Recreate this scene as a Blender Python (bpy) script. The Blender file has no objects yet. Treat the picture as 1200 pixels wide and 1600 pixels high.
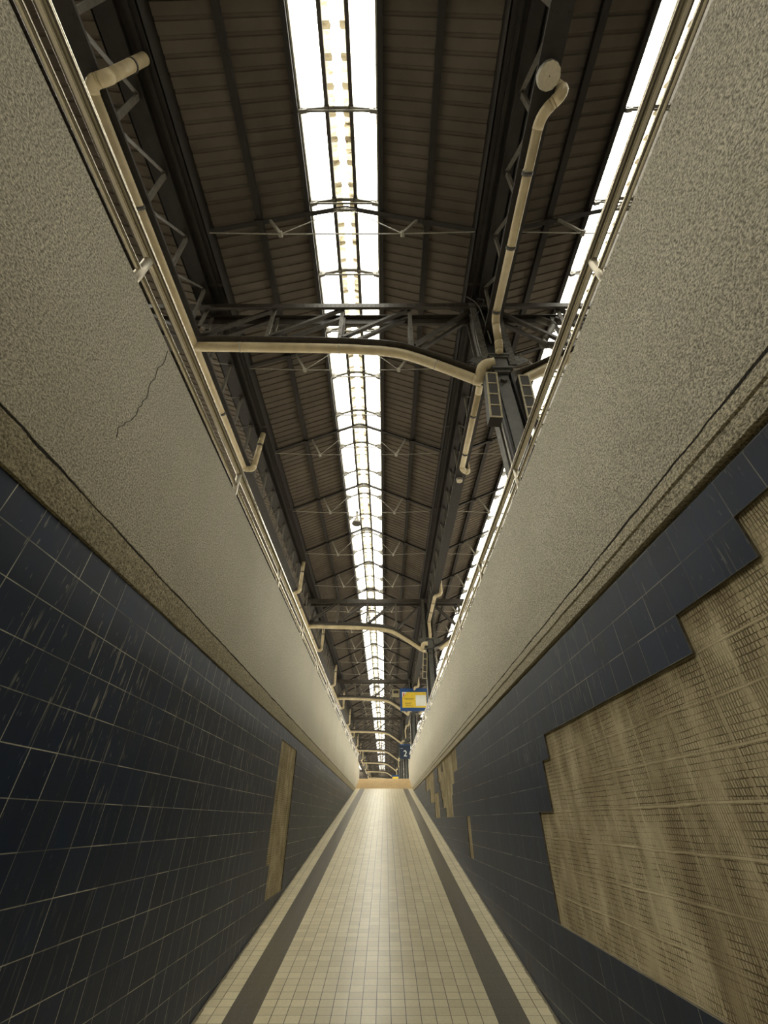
import bpy, bmesh, math, random
from mathutils import Vector, Matrix
random.seed(7)
S = bpy.context.scene
C = S.collection
V = Vector
# ------------------------------------------------------------------ camera
F_PX = 647.0
TH = math.radians(36.7)
YAW = math.atan(2.5 * math.cos(TH) / F_PX)
cd = bpy.data.cameras.new('camera')
cam = bpy.data.objects.new('camera', cd)
C.objects.link(cam)
cd.sensor_fit = 'VERTICAL'
cd.sensor_height = 36.0
cd.lens = 36.0 * F_PX / 1600.0
cd.clip_start = 0.02
cd.clip_end = 600
cam.rotation_euler = (math.radians(90) + TH, 0, YAW)
S.camera = cam
S.view_settings.view_transform = 'Standard'
S.view_settings.look = 'None'
S.view_settings.gamma = 1.0
S.view_settings.use_curve_mapping = False
S.view_settings.exposure = 0.0
S.cycles.use_denoising = True
S.cycles.use_guiding = True
S.cycles.guiding_training_samples = 64
S.cycles.max_bounces = 9
S.cycles.diffuse_bounces = 6
S.cycles.transparent_max_bounces = 24
S.cycles.sample_clamp_indirect = 8.0

# ------------------------------------------------------------------ materials
class NT:
    def __init__(s, name):
        s.m = bpy.data.materials.new(name); s.m.use_nodes = True
        s.t = s.m.node_tree; s.t.nodes.clear()
        s.out = s.n('OutputMaterial')
    def n(s, kind, **kw):
        nd = s.t.nodes.new('ShaderNode' + kind)
        for k, v in kw.items(): setattr(nd, k, v)
        return nd
    def set(s, sock, v):
        if isinstance(v, bpy.types.NodeSocket): s.t.links.new(v, sock)
        elif v is not None:
            if isinstance(v, (tuple, list)) and len(v) == 3 and sock.type == 'RGBA': v = (*v, 1)
            sock.default_value = v
    def math(s, op, a, b=None, c=None, clamp=False):
        nd = s.n('Math', operation=op); nd.use_clamp = clamp
        s.set(nd.inputs[0], a)
        if b is not None: s.set(nd.inputs[1], b)
        if c is not None: s.set(nd.inputs[2], c)
        return nd.outputs[0]
    def obj(s): return s.n('TexCoord').outputs['Object']
    def sep(s, v):
        nd = s.n('SeparateXYZ'); s.set(nd.inputs[0], v); return nd.outputs
    def comb(s, x, y, z=0.0):
        nd = s.n('CombineXYZ')
        for i, q in enumerate((x, y, z)): s.set(nd.inputs[i], q)
        return nd.outputs[0]
    def scale(s, v, xyz):
        nd = s.n('VectorMath', operation='MULTIPLY'); s.set(nd.inputs[0], v); s.set(nd.inputs[1], xyz); return nd.outputs[0]
    def noise(s, v, sc, det=3.0, rough=0.55):
        nd = s.n('TexNoise'); s.set(nd.inputs['Vector'], v); nd.inputs['Scale'].default_value = sc
        nd.inputs['Detail'].default_value = det; nd.inputs['Roughness'].default_value = rough
        return nd.outputs[0]
    def ramp(s, f, stops):
        nd = s.n('ValToRGB'); s.set(nd.inputs[0], f)
        el = nd.color_ramp.elements
        while len(el) < len(stops): el.new(0.5)
        for e, (p, c) in zip(el, stops):
            e.position = p; e.color = (c, c, c, 1) if isinstance(c, (int, float)) else (*c, 1)
        return nd.outputs[0]
    def mix(s, f, a, b, mode='MIX'):
        nd = s.n('Mix', data_type='RGBA', blend_type=mode)
        s.set(nd.inputs[0], f); s.set(nd.inputs[6], a); s.set(nd.inputs[7], b)
        return nd.outputs[2]
    def bump(s, h, strength=0.5, dist=0.01, normal=None):
        nd = s.n('Bump'); nd.inputs['Strength'].default_value = strength; nd.inputs['Distance'].default_value = dist
        s.set(nd.inputs['Height'], h)
        if normal is not None: s.set(nd.inputs['Normal'], normal)
        return nd.outputs[0]
    def bsdf(s, col, rough=0.8, metal=0.0, normal=None, spec=0.5):
        b = s.n('BsdfPrincipled'); s.set(b.inputs['Base Color'], col); s.set(b.inputs['Roughness'], rough)
        s.set(b.inputs['Metallic'], metal); b.inputs['Specular IOR Level'].default_value = spec
        if normal is not None: s.set(b.inputs['Normal'], normal)
        s.t.links.new(b.outputs[0], s.out.inputs[0]); return b

def plain(name, col, rough=0.8, metal=0.0, var=0.25, sc=14.0, bump=0.15, dirt=None, dirt_amt=0.5, spec=0.5):
    g = NT(name); o = g.obj()
    n = g.noise(o, sc, 4)
    dark = tuple(c * (1 - var) for c in col); lite = tuple(min(1, c * (1 + var)) for c in col)
    c = g.mix(g.ramp(n, [(0.3, 0), (0.7, 1)]), dark, lite)
    if dirt:
        c = g.mix(g.math('MULTIPLY', g.ramp(g.noise(o, sc * .35, 5, .7), [(.45, 0), (.75, 1)]), dirt_amt), c, dirt)
    nb = g.bump(g.noise(o, sc * 6, 2), bump, 0.004) if bump else None
    g.bsdf(c, rough, metal, nb, spec)
    return g.m

def m_plaster(name, crack_z, base=(.53, .490, .385), coarse=105.0, dark=1.0, crack=True, strength=.75):
    g = NT(name); o = g.obj(); x, y, z = g.sep(o)
    grit = g.noise(o, coarse, 4, .72)
    big = g.noise(o, 1.1, 4, .6)
    stre = g.noise(g.scale(o, (1, 7.0, .5)), 1.0, 4, .6)
    b = tuple(k * dark for k in base)
    c = g.mix(g.ramp(grit, [(.36, 0), (.62, 1)]), tuple(k * .30 for k in b), tuple(min(.82, k * 1.42) for k in b))
    c = g.mix(g.math('MULTIPLY', g.ramp(big, [(.35, 0), (.7, 1)]), .3), c, tuple(k * .62 for k in b))
    c = g.mix(g.math('MULTIPLY', g.ramp(stre, [(.4, 0), (.72, 1)]), .22), c, (b[0] * .75, b[1] * .82, b[2] * .72))
    if crack:
        wob = g.math('MULTIPLY', g.math('SUBTRACT', g.noise(g.comb(0.0, y, 0.0), 4.0, 8, .7), .5), .03)
        d = g.math('ABSOLUTE', g.math('SUBTRACT', z, g.math('ADD', wob, crack_z)))
        th = g.math('MULTIPLY', g.noise(o, 3.0, 2), .011)
        c = g.mix(g.math('LESS_THAN', d, th), c, (.02, .016, .011))
    nb = g.bump(g.noise(o, coarse, 3, .6), strength, .012)
    g.bsdf(c, .95, 0, nb, .2)
    return g.m

def m_walltile(name, y0, z0, py, pz, scuff=1.0, gr=1.0, vkeep=.38):
    g = NT(name); o = g.obj(); x, y, z = g.sep(o)
    cy = g.math('DIVIDE', g.math('SUBTRACT', y, y0 - 60 * py), py); cz = g.math('DIVIDE', g.math('SUBTRACT', z, z0 - 40 * pz), pz)
    iy = g.math('FLOOR', cy); iz = g.math('FLOOR', cz); ry = g.math('ROUND', cy); rz = g.math('ROUND', cz)
    def white(a, b):
        nd = g.n('TexWhiteNoise', noise_dimensions='3D'); g.set(nd.inputs['Vector'], g.comb(a, b, .37)); return nd.outputs['Value']
    dv = g.math('MULTIPLY', g.math('ABSOLUTE', g.math('SUBTRACT', cy, ry)), py)
    dh = g.math('MULTIPLY', g.math('ABSOLUTE', g.math('SUBTRACT', cz, rz)), pz)
    mv = g.math('LESS_THAN', dv, .0017); mh = g.math('LESS_THAN', dh, .0017)
    fade = g.ramp(g.noise(o, 2.3, 4, .6), [(.36, .22), (.56, 1)])
    wv = g.math('MULTIPLY', mv, g.ramp(white(ry, g.math('MULTIPLY', iz, .5)), [(max(0, vkeep - .2), .22), (min(1, vkeep + .2), 1)]))
    wh = g.math('MULTIPLY', mh, g.ramp(white(g.math('ADD', iy, 55.5), rz), [(.1, .35), (.7, 1)]))
    mort = g.math('MULTIPLY', g.math('MULTIPLY', g.math('MAXIMUM', wv, wh), fade), gr)
    joint = g.math('MAXIMUM', mv, mh)
    t = white(iy, iz)
    c = g.mix(t, (.0062, .0175, .048), (.0115, .0265, .066))
    c = g.mix(g.ramp(g.noise(o, 5, 5, .65), [(.35, 0), (.75, .5)]), c, (.018, .023, .031))
    streak = g.noise(g.scale(o, (1, 60.0, 6.0)), 1.0, 2, .5)
    zone = g.ramp(g.noise(g.scale(o, (1, 2.2, 1.6)), 1.3, 3), [(.47, 0), (.60, 1)])
    fine = g.ramp(g.noise(g.scale(o, (1, 90.0, 22.0)), 1.0, 1, .5), [(.71, 0), (.74, 1)])
    sc = g.math('MAXIMUM', g.math('MULTIPLY', g.ramp(streak, [(.62, 0), (.68, 1)]), zone), g.math('MULTIPLY', fine, .6))
    sc = g.math('MULTIPLY', sc, g.ramp(g.math('ADD', g.math('MULTIPLY', z, .5), .5), [(.42, .25), (.72, 1)]))
    c = g.mix(g.math('MULTIPLY', sc, .55 * scuff), c, (.46, .44, .35))
    film = g.ramp(g.noise(g.scale(o, (1, 14.0, .8)), 1.0, 4, .6), [(.44, 0), (.8, .3)])
    c = g.mix(film, c, (.040, .043, .043))
    c = g.mix(g.math('MULTIPLY', joint, .5), c, (.006, .007, .009))
    c = g.mix(mort, c, (.60, .58, .47))
    rough = .45
    nb = g.bump(g.math('SUBTRACT', 1.0, joint), .35, .003)
    nb = g.bump(g.noise(o, 12, 2), .05, .01, nb)
    g.bsdf(c, rough, 0, nb, .28)
    return g.m

def m_mortar():
    g = NT('mortar_bed'); o = g.obj(); x, y, z = g.sep(o)
    wa = g.math('MULTIPLY', g.math('SUBTRACT', g.noise(o, 4.0, 3), .5), .035); wb = g.math('MULTIPLY', g.math('SUBTRACT', g.noise(g.scale(o, (1, .6, 3)), 5.0, 3), .5), .02)
    y = g.math('ADD', y, wa); z = g.math('ADD', z, wb)
    uv = g.comb(g.math('ADD', y, 20.0), g.math('ADD', z, 20.0 - .05), 0.0)
    br = g.n('TexBrick', offset=.5, squash=1.0); g.set(br.inputs['Vector'], uv)
    br.inputs['Scale'].default_value = 1.0; br.inputs['Mortar Size'].default_value = .0019
    br.inputs['Mortar Smooth'].default_value = .3
    br.inputs['Brick Width'].default_value = .0166; br.inputs['Row Height'].default_value = .0212
    comb = g.n('TexWave', wave_type='BANDS', bands_direction='X'); g.set(comb.inputs['Vector'], uv)
    comb.inputs['Scale'].default_value = 26.0; comb.inputs['Distortion'].default_value = .6
    patch = g.ramp(g.noise(g.scale(o, (1, 2.4, 1.3)), 2.6, 3), [(.40, 0), (.55, 1)])
    line = g.math('MULTIPLY', br.outputs['Fac'], g.ramp(g.noise(o, 6, 3), [(.38, .15), (.58, 1)]))
    comb_d = g.math('MULTIPLY', g.ramp(comb.outputs['Fac'], [(.06, 1), (.24, 0)]), patch)
    groove = g.math('MAXIMUM', line, comb_d)
    row = g.math('ABSOLUTE', g.math('SUBTRACT', g.math('FRACT', g.math('DIVIDE', g.math('ADD', z, 20 * .1485 - .05 + .0), .1485)), .5))
    rowm = g.math('MULTIPLY', g.math('GREATER_THAN', row, .468), g.ramp(g.noise(g.scale(o, (1, 1.5, 8)), 2.0, 4), [(.38, .25), (.58, 1)]))
    col = g.math('ABSOLUTE', g.math('SUBTRACT', g.math('FRACT', g.math('DIVIDE', g.math('ADD', y, 20 * .1495 - .047), .1495)), .5))
    colm = g.math('MULTIPLY', g.math('GREATER_THAN', col, .46), .7)
    clear = g.math('MAXIMUM', rowm, colm)
    groove = g.math('MULTIPLY', groove, g.math('SUBTRACT', 1.0, clear))
    base = g.mix(g.ramp(g.noise(o, 3.2, 5, .65), [(.3, 0), (.72, 1)]), (.41, .34, .205), (.74, .645, .43))
    st = g.ramp(g.noise(g.scale(o, (1, 5.5, .7)), 1.0, 4, .6), [(.45, 0), (.75, .75)])
    c = g.mix(st, base, (.24, .18, .10))
    lt = g.ramp(g.noise(g.scale(o, (1, 9, .5)), .8, 3), [(.6, 0), (.75, .5)])
    c = g.mix(lt, c, (.68, .61, .42))
    c = g.mix(g.math('MULTIPLY', groove, .82), c, (.075, .05, .022))
    rline = g.math('LESS_THAN', g.math('ABSOLUTE', g.math('SUBTRACT', row, .470)), .006)
    c = g.mix(g.math('MULTIPLY', rowm, .2), c, (.62, .53, .34))
    c = g.mix(g.math('MULTIPLY', rline, .45), c, (.12, .085, .045))
    h = g.math('ADD', g.math('MULTIPLY', groove, -1.0), g.math('MULTIPLY', clear, .4))
    nb = g.bump(h, .8, .006); nb = g.bump(g.noise(o, 90, 3), .3, .004, nb)
    g.bsdf(c, .95, 0, nb, .15)
    return g.m

def m_floor():
    g = NT('floor_tile'); uvn = g.n('UVMap').outputs[0]; u, v, w = g.sep(uvn)
    br = g.n('TexBrick', offset=0.0, squash=1.0); g.set(br.inputs['Vector'], g.comb(u, v, 0.0))
    br.inputs['Scale'].default_value = 1.0; br.inputs['Mortar Size'].default_value = .002; br.inputs['Mortar Smooth'].default_value = .15
    br.inputs['Brick Width'].default_value = .1; br.inputs['Row Height'].default_value = .1
    g.set(br.inputs['Color1'], (.60, .53, .345)); g.set(br.inputs['Color2'], (.72, .645, .435)); g.set(br.inputs['Mortar'], (.03, .026, .02))
    o = g.comb(u, v, 0.0)
    s1 = g.math('LESS_THAN', g.math('ABSOLUTE', g.math('SUBTRACT', u, .30)), .0985)
    s2 = g.math('LESS_THAN', g.math('ABSOLUTE', g.math('SUBTRACT', u, 2.10)), .0985)
    strip = g.math('MAXIMUM', s1, s2)
    dk = g.mix(g.ramp(g.noise(o, 60, 3), [(.3, 0), (.7, 1)]), (.062, .054, .041), (.105, .094, .072))
    tile = g.mix(strip, br.outputs['Color'], dk)
    tile = g.mix(g.math('MULTIPLY', g.ramp(g.noise(o, 45, 3), [(.35, 0), (.7, 1)]), .16), tile, (.25, .2, .12))
    tile = g.mix(g.math('MULTIPLY', g.ramp(g.noise(g.scale(o, (1.6, .35, 1)), 1.6, 5, .6), [(.42, 0), (.75, 1)]), .16), tile, (.30, .25, .15))
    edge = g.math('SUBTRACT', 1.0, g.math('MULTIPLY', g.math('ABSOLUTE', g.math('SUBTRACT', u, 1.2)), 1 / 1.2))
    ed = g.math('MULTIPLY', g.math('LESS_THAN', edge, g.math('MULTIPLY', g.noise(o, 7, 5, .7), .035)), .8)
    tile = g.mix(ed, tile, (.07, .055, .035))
    def joint(t, w):
        q = g.math('DIVIDE', t, .1)
        return g.math('LESS_THAN', g.math('MULTIPLY', g.math('ABSOLUTE', g.math('SUBTRACT', q, g.math('ROUND', q))), .1), w)
    ju = joint(u, .0024); jv = joint(v, .0019)
    worn = g.ramp(g.noise(g.scale(o, (1.2, .4, 1)), 1.2, 3), [(.3, .6), (.6, 1)])
    gu = g.mix(strip, (.028, .024, .019), (.12, .107, .083))
    gv = g.mix(strip, (.12, .095, .06), (.05, .042, .032))
    c = g.mix(g.math('MULTIPLY', jv, g.math('MULTIPLY', worn, .9)), tile, gv)
    c = g.mix(g.math('MULTIPLY', ju, worn), c, gu)
    rough = .31
    nb = g.bump(g.math('SUBTRACT', 1.0, br.outputs['Fac']), .4, .003)
    g.bsdf(c, rough, 0, nb, .5)
    return g.m

def m_glass():
    g = NT('skylight_glass'); o = g.obj()
    tr = g.n('BsdfTransparent'); tl = g.n('BsdfTranslucent')
    d = g.ramp(g.noise(g.scale(o, (2, .6, 2)), 1.0, 5, .7), [(.45, 0), (.8, .35)])
    tr.inputs[0].default_value = (.96, .95, .9, 1)
    g.set(tl.inputs[0], g.mix(d, (.85, .85, .8), (.4, .34, .22)))
    mx = g.n('MixShader'); mx.inputs[0].default_value = .22
    g.t.links.new(tr.outputs[0], mx.inputs[1]); g.t.links.new(tl.outputs[0], mx.inputs[2])
    g.t.links.new(mx.outputs[0], g.out.inputs[0])
    return g.m

def m_cap():
    g = NT('ridge_sheet'); o = g.obj(); x, y, z = g.sep(o)
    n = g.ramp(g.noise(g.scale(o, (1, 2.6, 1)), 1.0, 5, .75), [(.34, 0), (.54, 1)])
    band = g.math('LESS_THAN', g.math('FRACT', g.math('DIVIDE', g.math('ADD', y, 40.0), .38)), .28)  # light and shade of the corrugation slopes, put into the colour as bands
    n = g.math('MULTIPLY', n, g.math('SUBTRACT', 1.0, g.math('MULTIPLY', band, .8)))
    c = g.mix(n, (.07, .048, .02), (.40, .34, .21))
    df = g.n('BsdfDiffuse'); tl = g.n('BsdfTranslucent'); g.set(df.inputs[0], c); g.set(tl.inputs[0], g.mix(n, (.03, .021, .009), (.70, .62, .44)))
    mx = g.n('MixShader'); mx.inputs[0].default_value = .5
    g.t.links.new(df.outputs[0], mx.inputs[1]); g.t.links.new(tl.outputs[0], mx.inputs[2]); g.t.links.new(mx.outputs[0], g.out.inputs[0])
    return g.m

def m_steel_tube(name='polished_steel', rough=.2):
    g = NT(name); o = g.obj()
    g.bsdf((.58, .53, .43), rough, 1.0, None)
    return g.m

M = {}
M['plaster_l'] = m_plaster('pebble_plaster', 9.0, crack=False)
M['plaster_r'] = M['plaster_l']
M['band_l'] = m_plaster('rough_band_left', 1.088, base=(.38, .332, .225), coarse=85, crack=True, strength=1.0)
M['band_r'] = m_plaster('rough_band_right', 1.108, base=(.49, .44, .325), coarse=85, crack=True, strength=1.0)
M['tile_l'] = m_walltile('navy_tile_left', 1.685, .06, .150, .1483)
M['tile_r'] = m_walltile('navy_tile_right', .944, .05, .1495, .1485, .45, .55, .72)
M['mortar'] = m_mortar()
M['tile_edge'] = plain('shaded_tile_edge', (.11, .09, .06), .9, var=.5, sc=30)  # mortar tan darkened to carry the shade along the patch edges
M['floor'] = m_floor()
M['ramp'] = plain('tan_ramp', (.40, .27, .11), .8, var=.18, sc=6)
M['concrete'] = plain('concrete', (.30, .28, .24), .9, sc=3)
M['sheet'] = plain('roof_sheet', (.122, .098, .072), .75, var=.18, sc=1.5, bump=.05, dirt=(.05, .04, .03), dirt_amt=.4)
M['blockersheet'] = plain('blocker_sheet', (.09, .075, .055), .8, var=.2, sc=1.0, bump=0)
M['dark'] = plain('dark_steel', (.016, .0125, .0095), .6, var=.3, sc=8, dirt=(.035, .022, .012), dirt_amt=.4)
M['girder'] = plain('girder_steel', (.050, .041, .030), .55, var=.3, sc=9, dirt=(.03, .022, .015), dirt_amt=.6)
M['strut'] = plain('strut_steel', (.115, .103, .080), .55, var=.25, sc=10, dirt=(.06, .045, .03), dirt_amt=.5)
M['column'] = plain('grey_column_paint', (.088, .088, .074), .5, var=.2, sc=10, dirt=(.05, .05, .045), dirt_amt=.6)
M['rivet'] = plain('rusty_plate', (.095, .088, .070), .65, var=.4, sc=22, dirt=(.04, .035, .028), dirt_amt=.8)
M['pvc'] = plain('cream_pipe', (.62, .52, .32), .45, var=.10, sc=5, bump=.0, dirt=(.36, .25, .12), dirt_amt=.55)
M['clamp'] = plain('clamp_steel', (.08, .07, .06), .5)
M['clamp_light'] = plain('clamp_galvanised', (.42, .40, .34), .45)
M['tube'] = m_steel_tube()
M['post'] = m_steel_tube('brushed_steel', .5)
M['glass'] = m_glass()
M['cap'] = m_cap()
M['flash'] = plain('pale_flashing', (.55, .52, .44), .6, var=.2, sc=4)
M['rod'] = plain('pale_rod', (.34, .32, .26), .5, bump=0)
M['bracket'] = plain('pale_bracket', (.16, .15, .12), .5, var=.25, sc=12)
M['cream'] = plain('cream_box', (.34, .29, .165), .55, sc=12)
M['grille'] = plain('dark_grille', (.03, .025, .019), .7, sc=40)
M['blue'] = plain('sign_blue', (.012, .058, .19), .45, var=.1, sc=5, bump=0)
M['navy'] = plain('sign_navy', (.006, .016, .036), .45, var=.1, sc=5, bump=0)
M['yellow'] = plain('sign_yellow', (.72, .50, .035), .5, var=.06, sc=4, bump=0)
M['white'] = plain('sign_white', (.72, .73, .66), .5, var=.05, sc=4, bump=0)
M['ink'] = plain('sign_ink', (.10, .07, .02), .6, bump=0)
M['red'] = plain('sign_red', (.55, .04, .03), .5, bump=0)
M['green'] = plain('sign_green', (.01, .20, .06), .5, bump=0)
M['lamp'] = plain('lamp_diffuser', (.58, .52, .38), .6, var=.1, sc=30, bump=0)
M['cable'] = plain('black_cable', (.02, .018, .015), .6, bump=0)

# ------------------------------------------------------------------ mesh helpers
class MB:
    def __init__(s): s.v = []; s.f = []
    def add(s, vs, fs):
        b = len(s.v); s.v += [V(p) for p in vs]; s.f += [tuple(b + i for i in f) for f in fs]; return s
    def box(s, lo, hi):
        x0, y0, z0 = lo; x1, y1, z1 = hi
        return s.add([(x0, y0, z0), (x1, y0, z0), (x1, y1, z0), (x0, y1, z0), (x0, y0, z1), (x1, y0, z1), (x1, y1, z1), (x0, y1, z1)],
                     [(0, 3, 2, 1), (4, 5, 6, 7), (0, 1, 5, 4), (1, 2, 6, 5), (2, 3, 7, 6), (3, 0, 4, 7)])
    def bar(s, p, q, w, h, up=(0, 0, 1)):
        p = V(p); q = V(q); d = (q - p).normalized(); u = V(up)
        a = d.cross(u)
        if a.length < 1e-4: a = d.cross(V((0, 1, 0)))
        a.normalize(); b = a.cross(d).normalized()
        vs = []
        for c in (p, q):
            for i, j in ((-1, -1), (1, -1), (1, 1), (-1, 1)): vs.append(c + a * (i * w / 2) + b * (j * h / 2))
        return s.add(vs, [(0, 1, 2, 3), (7, 6, 5, 4), (0, 4, 5, 1), (1, 5, 6, 2), (2, 6, 7, 3), (3, 7, 4, 0)])
    def tube(s, pts, r, n=12, caps=True):
        pts = [V(p) for p in pts]; rs = r if isinstance(r, (list, tuple)) else [r] * len(pts)
        t0 = (pts[1] - pts[0]).normalized()
        a = t0.orthogonal().normalized(); rings = []; base = len(s.v)
        for i, p in enumerate(pts):
            if i == 0: t = t0
            elif i == len(pts) - 1: t = (pts[-1] - pts[-2]).normalized()
            else: t = ((pts[i + 1] - p).normalized() + (p - pts[i - 1]).normalized()).normalized()
            a = (a - t * a.dot(t)).normalized(); b = t.cross(a)
            for k in range(n):
                an = 2 * math.pi * k / n
                s.v.append(p + (a * math.cos(an) + b * math.sin(an)) * rs[i])
        for i in range(len(pts) - 1):
            for k in range(n):
                k2 = (k + 1) % n
                s.f.append((base + i * n + k, base + i * n + k2, base + (i + 1) * n + k2, base + (i + 1) * n + k))
        if caps:
            s.f.append(tuple(base + k for k in reversed(range(n))))
            s.f.append(tuple(base + (len(pts) - 1) * n + k for k in range(n)))
        return s
    def loft(s, profile, path):      # profile: list of (a,b) offsets; path: list of functions giving points
        n = len(profile); base = len(s.v)
        for fn in path: s.v += [V(fn(a, b)) for a, b in profile]
        for i in range(len(path) - 1):
            for k in range(n):
                k2 = (k + 1) % n
                s.f.append((base + i * n + k, base + i * n + k2, base + (i + 1) * n + k2, base + (i + 1) * n + k))
        s.f.append(tuple(base + k for k in reversed(range(n)))); s.f.append(tuple(base + (len(path) - 1) * n + k for k in range(n)))
        return s
    def rivet(s, p, nrm, r=.014):
        p = V(p); nrm = V(nrm).normalized(); a = nrm.orthogonal().normalized(); b = nrm.cross(a)
        vs = []
        for rr, h in ((r, 0), (r * .7, r * .55)):
            for k in range(6): vs.append(p + (a * math.cos(k * math.pi / 3) + b * math.sin(k * math.pi / 3)) * rr + nrm * h)
        fs = [(k, (k + 1) % 6, 6 + (k + 1) % 6, 6 + k) for k in range(6)] + [tuple(range(6, 12))]
        return s.add(vs, fs)
    def prism(s, poly, y0, y1):      # poly in X,Z extruded along Y
        n = len(poly)
        vs = [(x, y0, z) for x, z in poly] + [(x, y1, z) for x, z in poly]
        return s.add(vs, [tuple(range(n)), tuple(reversed(range(n, 2 * n)))] + [(k, n + k, n + (k + 1) % n, (k + 1) % n) for k in range(n)])
    def build(s, name, mat, parent=None, smooth=False, at=(0, 0, 0), fix=True):
        me = bpy.data.meshes.new(name)
        org = V(at)
        if parent is not None: org = wloc(parent)
        me.from_pydata([tuple(p - org) for p in s.v], [], s.f)
        if fix:
            bm = bmesh.new(); bm.from_mesh(me); bmesh.ops.recalc_face_normals(bm, faces=bm.faces[:]); bm.to_mesh(me); bm.free()
        me.materials.append(mat)
        if smooth:
            me.polygons.foreach_set('use_smooth', [len(p.vertices) <= 4 for p in me.polygons])
        o = bpy.data.objects.new(name, me); C.objects.link(o)
        if parent is not None: o.parent = parent
        else: o.location = org
        return o
def wloc(o):
    l = V(o.location); p = o.parent
    while p is not None: l = l + V(p.location); p = p.parent
    return l
def tag(o, label=None, cat=None, group=None, kind=None):
    for k, v in (('label', label), ('category', cat), ('group', group), ('kind', kind)):
        if v: o[k] = v
    return o
def thing(name, label, cat, loc=(0, 0, 0), group=None):
    o = bpy.data.objects.new(name, None); C.objects.link(o); o.location = loc
    o.empty_display_size = .1
    return tag(o, label, cat, group)
def dup(root, delta, label=None, group=None):
    r = root.copy(); C.objects.link(r); r.location = V(root.location) + V(delta)
    if label: r['label'] = label
    if group: r['group'] = group
    for ch in list(root.children):
        c = ch.copy(); C.objects.link(c); c.parent = r
        for gch in list(ch.children):
            d = gch.copy(); C.objects.link(d); d.parent = c
    return r
ONES = 'zeroth first second third fourth fifth sixth seventh eighth ninth tenth eleventh twelfth thirteenth fourteenth fifteenth sixteenth seventeenth eighteenth nineteenth'.split()
TENS = {2: ('twentieth', 'twenty'), 3: ('thirtieth', 'thirty'), 4: ('fortieth', 'forty'), 5: ('fiftieth', 'fifty'), 6: ('sixtieth', 'sixty'), 7: ('seventieth', 'seventy'), 8: ('eightieth', 'eighty'), 9: ('ninetieth', 'ninety')}
def nth(n):
    if n < 20: return ONES[n]
    t, u = divmod(n, 10)
    return TENS[t][0] if u == 0 else TENS[t][1] + '-' + ONES[u]
def smooth_path(pts, sub=6):
    pts = [V(p) for p in pts]; out = []
    for i in range(len(pts) - 1):
        p0 = pts[max(i - 1, 0)]; p1 = pts[i]; p2 = pts[i + 1]; p3 = pts[min(i + 2, len(pts) - 1)]
        for k in range(sub):
            t = k / sub
            out.append(.5 * ((2 * p1) + (p2 - p0) * t + (2 * p0 - 5 * p1 + 4 * p2 - p3) * t * t + (3 * p1 - p0 - 3 * p2 + p3) * t ** 3))
    out.append(pts[-1]); return out
def corner_path(pts, rad=.12, seg=6):
    pts = [V(p) for p in pts]; out = [pts[0]]
    for i in range(1, len(pts) - 1):
        a = (pts[i - 1] - pts[i]); b = (pts[i + 1] - pts[i])
        r = min(rad, a.length * .49, b.length * .49)
        p = pts[i] + a.normalized() * r; q = pts[i] + b.normalized() * r
        for k in range(seg + 1):
            t = k / seg
            out.append(p * (1 - t) ** 2 + pts[i] * 2 * t * (1 - t) + q * t * t)
    out.append(pts[-1]); return out

# ------------------------------------------------------------------ the sunken walkway
L, R = -1.266, 1.134
WALL_END = 23.4
SLOPE = .1275
def fz(y): return -1.056 + SLOPE * (y - 4.13)
RAMP_END = 20.85
Z1 = fz(RAMP_END); ZP = 1.60
def quad_strip(name, y0, y1, z0, z1, mat):
    me = bpy.data.meshes.new(name)
    x0, x1 = L - .03, R + .03
    vs = [(x0, y0, z0), (x1, y0, z0), (x1, y1, z1), (x0, y1, z1), (x0, y0, z0 - .25), (x1, y0, z0 - .25), (x1, y1, z1 - .25), (x0, y1, z1 - .25)]
    me.from_pydata(vs, [], [(0, 1, 2, 3), (7, 6, 5, 4), (0, 4, 5, 1), (1, 5, 6, 2), (2, 6, 7, 3), (3, 7, 4, 0)])
    me.materials.append(mat)
    uv = me.uv_layers.new(name='UVMap'); k = math.sqrt(1 + ((z1 - z0) / (y1 - y0)) ** 2)
    for lp in me.loops:
        p = me.vertices[lp.vertex_index].co; uv.data[lp.index].uv = (p.x - L, (p.y - y0) * k)
    o = bpy.data.objects.new(name, me); C.objects.link(o); return tag(o, kind='structure')
quad_strip('floor', -4.5, RAMP_END, fz(-4.5), Z1, M['floor'])
quad_strip('floor_upper', RAMP_END, WALL_END, Z1, ZP, M['ramp'])
# platforms either side and the concourse past the ramp
tag(MB().box((-24, -14, ZP - .3), (L - .2, WALL_END, ZP)).build('floor_platform', M['concrete']), kind='structure')
tag(MB().box((R + .2, -14, ZP - .3), (24, WALL_END, ZP)).build('floor_platform', M['concrete']), kind='structure')
tag(MB().box((-24, WALL_END, ZP - .3), (24, 136, ZP)).build('floor_platform', M['concrete']), kind='structure')
tag(MB().box((L - .2, -4.8, fz(-4.5) - .4), (R + .2, -4.5, 2.2)).build('light_blocker_back', M['concrete']), kind='structure')  # added unseen panel, blocks outside light behind the ramp

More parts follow.
